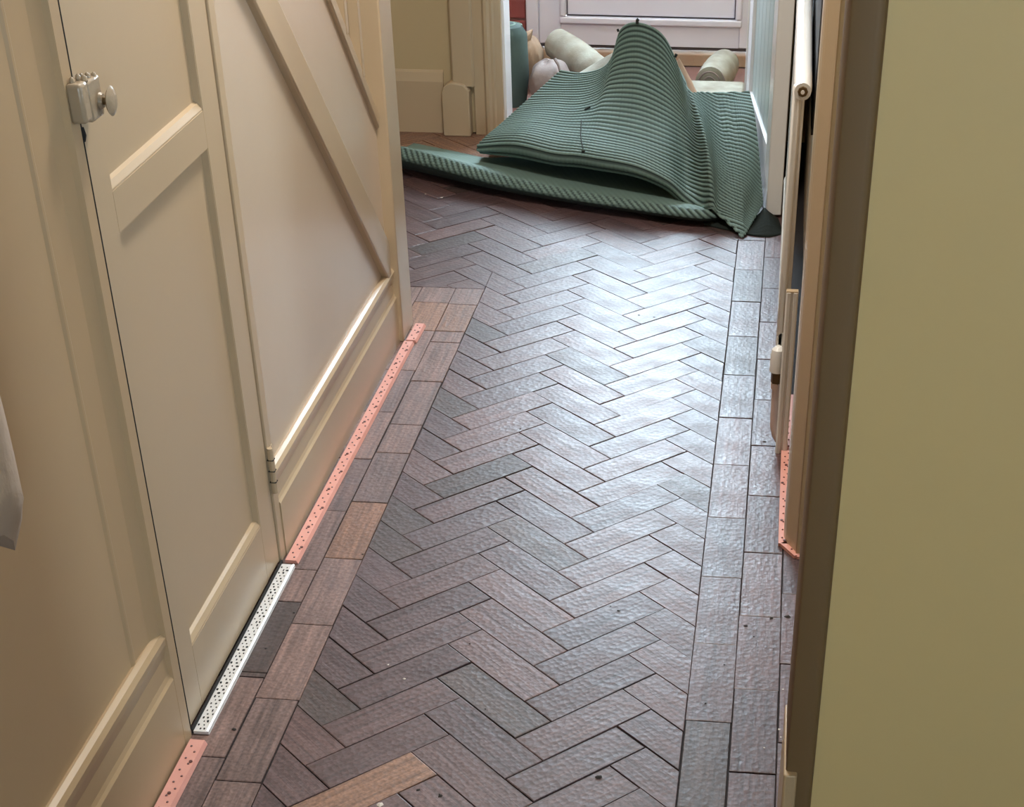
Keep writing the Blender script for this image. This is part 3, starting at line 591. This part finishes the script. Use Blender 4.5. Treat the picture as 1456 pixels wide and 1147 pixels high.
def surface(ctrl, ns, nt, name, m, parent, pitch=0.0165, amp=0.0035, cross=0.011, camp=0.0010, skew=0.0, thick=0.005, rib_dir='t', smooth_amp=None, ridge=None, low_dark=None):
    """ctrl[col][row] -> dense ribbed sheet with thickness"""
    cols = [[catmull(c, j/nt) for j in range(nt+1)] for c in ctrl]
    pts = [[catmull([cols[c][j] for c in range(len(ctrl))], i/ns) for j in range(nt+1)] for i in range(ns+1)]
    # arc lengths
    mid = pts[ns//2]
    V_ = [[0.0]*(nt+1) for _ in range(ns+1)]; U_ = [[0.0]*(nt+1) for _ in range(ns+1)]
    for j in range(1, nt+1):
        dl = sum((pts[i][j]-pts[i][j-1]).length for i in range(0, ns+1, max(1, ns//8)))/len(range(0, ns+1, max(1, ns//8)))
        for i in range(ns+1): V_[i][j] = V_[i][j-1]+dl
    for i in range(1, ns+1):
        dl = sum((pts[i][j]-pts[i-1][j]).length for j in range(0, nt+1, max(1, nt//6)))/len(range(0, nt+1, max(1, nt//6)))
        for j in range(nt+1): U_[i][j] = U_[i-1][j]+dl
    if ridge is not None:                     # past the crease the ribs run down to the hem instead of following the tip
        ri = int(round(ridge*ns)); e = (pts[min(ns, ri+(ns-ri)//2)][nt] - pts[ri][int(nt*0.4)]).normalized()
        qr = [pts[ri][j].dot(e) for j in range(nt+1)]; j0 = int(nt*0.36)
        def vlook(q_):
            if q_ <= qr[j0]: return V_[ri][j0] + (q_-qr[j0])
            for j in range(j0+1, nt+1):
                if qr[j] >= q_:
                    f = (q_-qr[j-1])/max(1e-9, qr[j]-qr[j-1]); return V_[ri][j-1] + f*(V_[ri][j]-V_[ri][j-1])
            return V_[ri][nt] + (q_-qr[nt])
        for i in range(ri+1, ns+1):
            wgt = min(1.0, (i-ri)/6.0)
            for j in range(nt+1):
                nv = vlook(pts[i][j].dot(e) + 0.22*(U_[i][j]-U_[ri][j])); V_[i][j] = V_[i][j]*(1-wgt) + nv*wgt
    vs = []; nr = []; rv = []
    for i in range(ns+1):
        for j in range(nt+1):
            a = pts[min(i+1, ns)][j]-pts[max(i-1, 0)][j]; b = pts[i][min(j+1, nt)]-pts[i][max(j-1, 0)]
            n = a.cross(b); n = n.normalized() if n.length > 1e-12 else Vector((0, -1, 0))
            nr.append(n)
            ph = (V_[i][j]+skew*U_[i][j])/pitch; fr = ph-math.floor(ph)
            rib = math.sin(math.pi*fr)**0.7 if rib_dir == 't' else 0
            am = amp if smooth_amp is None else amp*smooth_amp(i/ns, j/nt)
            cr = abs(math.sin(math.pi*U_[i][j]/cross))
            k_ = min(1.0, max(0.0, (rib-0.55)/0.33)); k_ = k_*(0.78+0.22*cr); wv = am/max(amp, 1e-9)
            rv.append((1-(1-k_)*min(1, wv*1.2)) * (1.0 if low_dark is None else low_dark(j/nt)))
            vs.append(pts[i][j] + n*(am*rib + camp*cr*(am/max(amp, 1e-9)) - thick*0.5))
    W2 = nt+1; N0 = len(vs)
    back = [vs[k] - nr[k]*thick for k in range(N0)]
    fs = []
    for i in range(ns):
        for j in range(nt): fs.append((i*W2+j, (i+1)*W2+j, (i+1)*W2+j+1, i*W2+j+1))
    fb = [tuple(N0+q for q in f[::-1]) for f in fs]
    rim = [i*W2 for i in range(ns+1)] + [ns*W2+j for j in range(1, nt+1)] + [i*W2+nt for i in range(ns-1, -1, -1)] + [j for j in range(nt-1, 0, -1)]
    fr_ = [(rim[k], N0+rim[k], N0+rim[(k+1) % len(rim)], rim[(k+1) % len(rim)]) for k in range(len(rim))]
    mb = MB(); mb.v = [tuple(p) for p in vs+back]; mb.f = fs+fb+fr_
    me = bpy.data.meshes.new(name); me.from_pydata(mb.v, [], mb.f); me.update()
    me.polygons.foreach_set('use_smooth', [True]*len(me.polygons))
    ra = me.attributes.new('rib', 'FLOAT', 'POINT'); ra.data.foreach_set('value', rv + [0.75]*len(rv))
    return link(name, me, m, parent), pts
rug = thing('rug', (-0.5, 4.95, 0), 'green ribbed rug folded back in a peaked heap before the porch', 'rug')
# lower layer: front fold lying on the floor
contact = [Vector((-1.30,5.135)), Vector((-1.155,5.062)), Vector((-0.98,4.965)), Vector((-0.81,4.885)), Vector((-0.61,4.812)), Vector((-0.409,4.748)), Vector((-0.27,4.708)), Vector((-0.20,4.70)), Vector((-0.155,4.725))]
hgt = [0.085,0.085,0.078,0.065,0.056,0.051,0.048,0.046,0.043]
bk = [0.10,0.14,0.20,0.36,0.40,0.40,0.38,0.34,0.30]
ctrlA = []
for c, H_, B_ in zip(contact, hgt, bk):
    b = Vector((0.30, 0.95)).normalized()
    def q(d, z): return Vector((c.x+b.x*d, c.y+b.y*d, z))
    ctrlA.append([q(0.30,0.006), q(0.14,0.006), q(0.075,0.007), q(0.038,0.24*H_), q(0.010,0.52*H_), q(0.008,0.82*H_), q(0.042,H_+0.004), q(0.4*B_+0.02,H_*0.82), q(0.75*B_,H_*0.7), q(B_,H_*0.7)])
surface(ctrlA, 240, 240, 'lower_fold', M['rib'], rug, pitch=0.021, amp=0.0065, skew=0.9, cross=0.013, camp=0.0006, smooth_amp=lambda s, t: 1.0 if 0.50 < t < 0.64 else max(0.12, 1-abs(t-0.57)*7), low_dark=lambda t: min(1.0, max(0.0, (t-0.50)/0.06)))  # front coloured darker below the rib band
# upper sheet: (px, py, Y) survey points, bottom to top in each column
UP = [
 [(700,208,5.40),(690,214,5.22),(683,217,5.11),(678,209,5.09),(690,195,5.12),(709,179,5.20),(738,153,5.30),(768,126,5.38),(797,100,5.45)],
 [(740,210,5.36),(735,218,5.16),(732,222,5.03),(731,207,4.99),(737,192,5.03),(752,174,5.14),(776,150,5.27),(800,127,5.36),(826,104,5.43)],
 [(795,222,5.28),(790,229,5.10),(787,233,4.96),(787,219,4.92),(790,203,4.97),(800,180,5.10),(818,152,5.24),(836,125,5.34),(856,97,5.41)],
 [(825,225,5.25),(822,232,5.07),(820,236,4.93),(820,222,4.89),(822,207,4.94),(830,182,5.07),(846,146,5.225),(859,114,5.32),(871,80,5.375)],
 [(850,228,5.22),(848,236,5.04),(846,240,4.90),(846,226,4.865),(848,211,4.91),(854,184,5.05),(864,138,5.21),(874,92,5.30),(884,41,5.34)],
 [(905,242,5.16),(904,247,4.98),(903,250,4.85),(903,237,4.82),(904,222,4.87),(905,194,5.00),(907,140,5.18),(908,86,5.28),(908,32,5.325)],
 [(946,268,5.10),(946,268,4.93),(947,268,4.83),(948,257,4.80),(948,242,4.85),(947,208,4.97),(945,156,5.14),(943,104,5.25),(941,48,5.31)],
 [(972,292,5.00),(972,292,4.86),(973,289,4.81),(975,280,4.80),(977,260,4.87),(977,222,4.985),(974,176,5.11),(969,136,5.20),(963,90,5.28)],
 [(998,296,4.767),(998,296,4.763),(998,296,4.759),(998,296,4.755),(998,268,4.795),(995,230,4.875),(990,192,4.97),(984,160,5.07),(975,118,5.20)],
 [(1011,294,4.727),(1011,294,4.723),(1011,294,4.719),(1011,294,4.715),(1011,270,4.735),(1008,230,4.80),(1002,194,4.89),(994,164,5.01),(982,131,5.15)],
 [(1021,303,4.722),(1021,303,4.718),(1021,303,4.714),(1021,303,4.710),(1021,280,4.75),(1018,240,4.83),(1012,202,4.94),(1006,168,5.06),(996,131,5.19)],
 [(1037,317,4.697),(1037,317,4.693),(1037,317,4.689),(1037,317,4.685),(1037,292,4.74),(1034,250,4.84),(1028,210,4.96),(1022,172,5.09),(1016,132,5.22)],
 [(1048,327,4.672),(1048,327,4.668),(1048,327,4.664),(1048,327,4.660),(1048,300,4.73),(1045,256,4.83),(1040,214,4.95),(1035,173,5.08),(1029,131,5.22)],
 [(1056,334,4.657),(1056,334,4.653),(1056,334,4.649),(1056,334,4.645),(1056,306,4.72),(1054,262,4.82),(1050,218,4.94),(1045,174,5.08),(1040,131,5.22)],
 [(1066,320,4.712),(1066,320,4.708),(1066,320,4.704),(1066,320,4.700),(1066,296,4.77),(1064,254,4.85),(1061,212,4.96),(1056,170,5.08),(1050,131,5.22)],
 [(1084,288,4.827),(1084,288,4.823),(1084,288,4.819),(1084,288,4.815),(1083,266,4.86),(1080,232,4.93),(1077,196,5.01),(1073,162,5.10),(1066,130,5.21)],
]
ctrlB = [[at(*p) for p in c] for c in UP]
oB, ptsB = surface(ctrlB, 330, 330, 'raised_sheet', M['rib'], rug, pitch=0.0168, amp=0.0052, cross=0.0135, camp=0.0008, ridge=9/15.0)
# black stitches and threads on the raised sheet
def on_sheet(s, t, off=0.006):
    i = int(s*330); j = int(t*330); p = ptsB[i][j]
    n = (ptsB[min(i+1,330)][j]-ptsB[i-1][j]).cross(ptsB[i][min(j+1,330)]-ptsB[i][j-1]).normalized()
    return p + n*off
MB().tube([on_sheet(0.186+0.0055*k, 0.655-0.027*k) for k in range(8)], 0.0016, 6).build('loose_thread', M['thread'], rug)
MB().tube([on_sheet(0.178+0.006*k, 0.715+0.003*k) for k in range(4)], 0.003, 6).build('loose_thread', M['thread'], rug)
MB().tube([on_sheet(0.222+0.006*k, 0.425+0.004*k) for k in range(3)], 0.003, 6).build('loose_thread', M['thread'], rug)
MB().tube([on_sheet(0.333, 0.992), on_sheet(0.333, 0.996)+Vector((0,0,0.008)), on_sheet(0.333, 0.996)+Vector((0.004,0,0.012))], 0.005, 6).build('frayed_tuft', M['thread'], rug)
MB().tube([on_sheet(0.262, 0.992), on_sheet(0.262, 0.996)+Vector((-0.004,0,0.006))], 0.004, 6).build('frayed_tuft', M['thread'], rug)
MB().tube([on_sheet(0.45, 0.985), on_sheet(0.45, 0.99)+Vector((0.005,0,0.008))], 0.0045, 6).build('frayed_tuft', M['thread'], rug)
# dark turned-under corner at the right of the heap
ctrlC = [[Vector((-0.20,4.735,0.003)), Vector((-0.20,4.74,0.010)), Vector((-0.20,4.77,0.020)), Vector((-0.20,4.83,0.02))],
         [Vector((-0.12,4.690,0.003)), Vector((-0.12,4.695,0.008)), Vector((-0.12,4.73,0.016)), Vector((-0.12,4.80,0.02))],
         [Vector((-0.05,4.655,0.003)), Vector((-0.05,4.66,0.008)), Vector((-0.05,4.70,0.014)), Vector((-0.05,4.79,0.02))],
         [Vector((-0.01,4.650,0.003)), Vector((-0.01,4.66,0.010)), Vector((-0.015,4.71,0.026)), Vector((-0.025,4.80,0.040))],
         [Vector((0.012,4.660,0.003)), Vector((0.012,4.67,0.008)), Vector((0.008,4.72,0.018)), Vector((-0.006,4.80,0.028))],
         [Vector((0.032,4.68,0.003)), Vector((0.032,4.69,0.005)), Vector((0.030,4.73,0.008)), Vector((0.02,4.80,0.010))]]
surface(ctrlC, 40, 40, 'turned_under_corner', M['low_dark'], rug, amp=0.001, camp=0.0)

# ================================================================== ROLLS AND BAGS IN THE PORCH
def roll(name, p0, p1, r, m, label, cat, layers=3, sag=0.0, hole=True, wob=0.04, group='pale underlay rolls in the porch'):
    p0 = Vector(p0); p1 = Vector(p1); t = thing(name, ((p0.x+p1.x)/2, (p0.y+p1.y)/2, 0), label, cat, group)
    n = 10; pts = []; rs = []
    for i in range(n+1):
        f = i/n; p = p0.lerp(p1, f) - Vector((0, 0, sag*math.sin(math.pi*f))); pts.append(p); rs.append(r*(1+wob*math.sin(7*f+p0.x*9)))
    if hole: rs[0] *= 0.97; rs[-1] *= 0.97
    MB().tube(pts, rs, 24).build('outer_wrap', m, t, smooth=True)
    d = (p1-p0).normalized(); u = d.orthogonal().normalized(); b = d.cross(u)
    for end, sg in ((p0, -1), (p1, 1)):
        sp_ = [end + d*sg*0.003 + (u*math.cos(a)+b*math.sin(a))*(r*0.92*(1-a/(2*math.pi*layers+0.5))) for a in [k*0.35 for k in range(int(2*math.pi*layers/0.35))]]
        MB().tube(sp_, r*0.045, 6).build('spiral_end', M['greybag'], t, smooth=True)
    return t
roll('underlay_roll', at(792,62,6.25), at(862,112,6.00), 0.058, M['pale'], 'pale fibre roll with white top edge lying on the bags behind the rug', 'roll')
roll('underlay_roll', at(1010,118,6.12), at(1030,92,6.38), 0.060, M['pale'], 'short pale ribbed roll on the porch floor at the right of the rug peak', 'roll')
gr = thing('green_roll', (-1.0, 6.0, 0), 'dark green roll standing on end beside the porch casing', 'roll')
gp = []
c0 = at(724, 100, 6.0)
MB().tube([(c0.x-0.01, 6.0, 0), (c0.x, 6.0, 0.10), (c0.x, 6.0, 0.235), (c0.x, 6.0, 0.262), (c0.x, 6.0, 0.272)], [0.070, 0.072, 0.068, 0.050, 0.015], 24).build('wrap', M['dgreen'], gr, smooth=True)
MB().tube([(c0.x+math.cos(a)*(0.05-0.004*a), 6.0+math.sin(a)*(0.05-0.004*a), 0.262+0.001*a) for a in [0.4*k for k in range(24)]], 0.004, 6).build('spiral_end', M['green'], gr, smooth=True)
def bag(name, c, rx, ry, rz, m, label, cat, seed, pinch=0.5, tilt=0.0):
    t = thing(name, (c[0], c[1], 0), label, cat); rnd = random.Random(seed)
    nu, nv = 28, 18; vs = []; fs = []
    for j in range(nv+1):
        ph = -math.pi/2 + math.pi*j/nv
        for i in range(nu):
            th = 2*math.pi*i/nu
            k = 1 + 0.07*math.sin(3*th+seed) + 0.05*math.sin(5*th-2*ph+seed*2) + 0.04*math.sin(9*th+4*ph)
            x = math.copysign(abs(math.cos(th))**0.75, math.cos(th))*math.cos(ph)**0.7*rx*k
            y = math.copysign(abs(math.sin(th))**0.75, math.sin(th))*math.cos(ph)**0.7*ry*k
            z = math.sin(ph)*rz*(1+0.06*math.sin(4*th))
            vs.append((c[0]+x, c[1]+y, max(0.001, c[2]+z + tilt*x)))
    for j in range(nv):
        for i in range(nu): fs.append((j*nu+i, j*nu+(i+1) % nu, (j+1)*nu+(i+1) % nu, (j+1)*nu+i))
    MB().add(vs, fs).build('sack', m, t, smooth=True)
    return t
p = at(770, 108, 6.02); b1 = bag('sack', (p.x+0.03, 6.0, 0.075), 0.072, 0.085, 0.072, M['greybag'], 'pinkish grey sack on the porch floor between the green roll and the rug', 'sack', 1)
MB().tube([(p.x+0.06, 5.95, 0.165), (p.x+0.075, 5.93, 0.150), (p.x+0.088, 5.92, 0.11)], 0.006, 8).build('seam', M['greybag'], b1, smooth=True)
p = at(762, 78, 6.22); b2 = bag('paper_sack', (p.x-0.028, 6.22, 0.105), 0.055, 0.07, 0.075, M['tanbag'], 'tan paper sack wedged under the end of the pale roll', 'sack', 2, tilt=-0.2)
q_ = at(750, 62, 6.22)
MB().tube([(p.x-0.05, 6.20, 0.155), (q_.x+0.02, 6.2, 0.19), (q_.x, 6.2, q_.z)], [0.035, 0.018, 0.012], 10).build('twisted_neck', M['tanbag'], b2, smooth=True)
# pale offcut standing behind the rug peak
po = thing('underlay_offcut', (-0.62, 5.62, 0), 'pale fibre offcut sheet propped behind the left side of the rug peak', 'offcut', 'underlay offcuts behind the rug')
ctrlP = [[at(800,125,5.56), at(808,112,5.60), at(822,102,5.64)], [at(835,120,5.56), at(843,100,5.60), at(852,84,5.64)], [at(870,115,5.52), at(878,90,5.56), at(884,66,5.60)]]
surface(ctrlP, 30, 30, 'sheet', M['pale'], po, amp=0.0, camp=0.0, thick=0.008)
po2 = thing('underlay_offcut', (-0.3, 5.75, 0), 'narrow beige offcut leaning behind the right side of the rug peak', 'offcut', 'underlay offcuts behind the rug')
ctrlP = [[at(960,150,5.72), at(962,120,5.76), at(962,86,5.80)], [at(985,150,5.72), at(980,120,5.76), at(968,84,5.80)], [at(998,150,5.72), at(992,130,5.76), at(984,112,5.80)]]
surface(ctrlP, 20, 20, 'sheet', M['tanbag'], po2, amp=0.0, camp=0.0, thick=0.008)
wm = thing('white_mat', (-0.2, 5.9, 0), 'white mat lying on the porch floor in front of the short pale roll', 'mat')
pm0 = at(985,130,5.90); pm1 = at(1062,124,6.0)
MB().box(-0.42, -0.125, 5.76, 6.06, 0.0, pm0.z if 0.02 < pm0.z < 0.2 else 0.06).build('mat_body', M['pale'], wm, bevel=0.012)
box('mat_binding', M['pale'], wm, -0.425, -0.12, 5.755, 5.765, 0.0, 0.02)

# ================================================================== DEBRIS ON THE FLOOR
db = MB(); dw = MB()
def crumb(mb, x, y, r):
    n = 6; r *= 0.7; vs = [(x+r*random.uniform(.5,1.4)*math.cos(2*math.pi*k/n), y+r*random.uniform(.6,1.3)*math.sin(2*math.pi*k/n), 0.0005) for k in range(n)] + [(x, y, r*0.5)]
    mb.add(vs, [(k, (k+1) % n, n) for k in range(n)] + [tuple(range(n-1, -1, -1))])
for px, py, r in ((418,871,.005),(378,922,.0045),(333,1037,.006),(516,788,.004),(634,800,.003),(880,868,.005),(868,862,.003),(1120,877,.009),(1097,879,.008),(1060,890,.006),(852,1105,.008),(594,1123,.006),(626,1131,.007),(908,448,.006),(930,451,.005),(1087,628,.006),(1066,527,.004),(668,915,.003),(690,1008,.003),(637,925,.003),(1003,1000,.004),(1030,945,.003),(740,610,.004),(1072,905,.003)):
    d = RT*((px-CX)/Fpx) + DN*((py-CY)/Fpx) + FW; p = CAM + d*(-CAM.z/d.z); crumb(db, p.x, p.y, r)
for px, py, r in ((575,965,.006),(1113,980,.004),(1108,1037,.005),(1110,1048,.004),(1087,1063,.004),(1110,1098,.005),(628,281,.010),(605,276,.008),(552,945,.004),(660,590,.003),(540,1144,.012)):
    d = RT*((px-CX)/Fpx) + DN*((py-CY)/Fpx) + FW; p = CAM + d*(-CAM.z/d.z); crumb(dw, p.x, p.y, r*0.7)
tag(db.build('dark_crumbs', M['dirt']), 'scattered dark crumbs of dirt on the parquet', 'dirt', kind='stuff')
tag(dw.build('plaster_specks', M['speck']), 'scattered pale plaster specks on the parquet', 'dirt', kind='stuff')
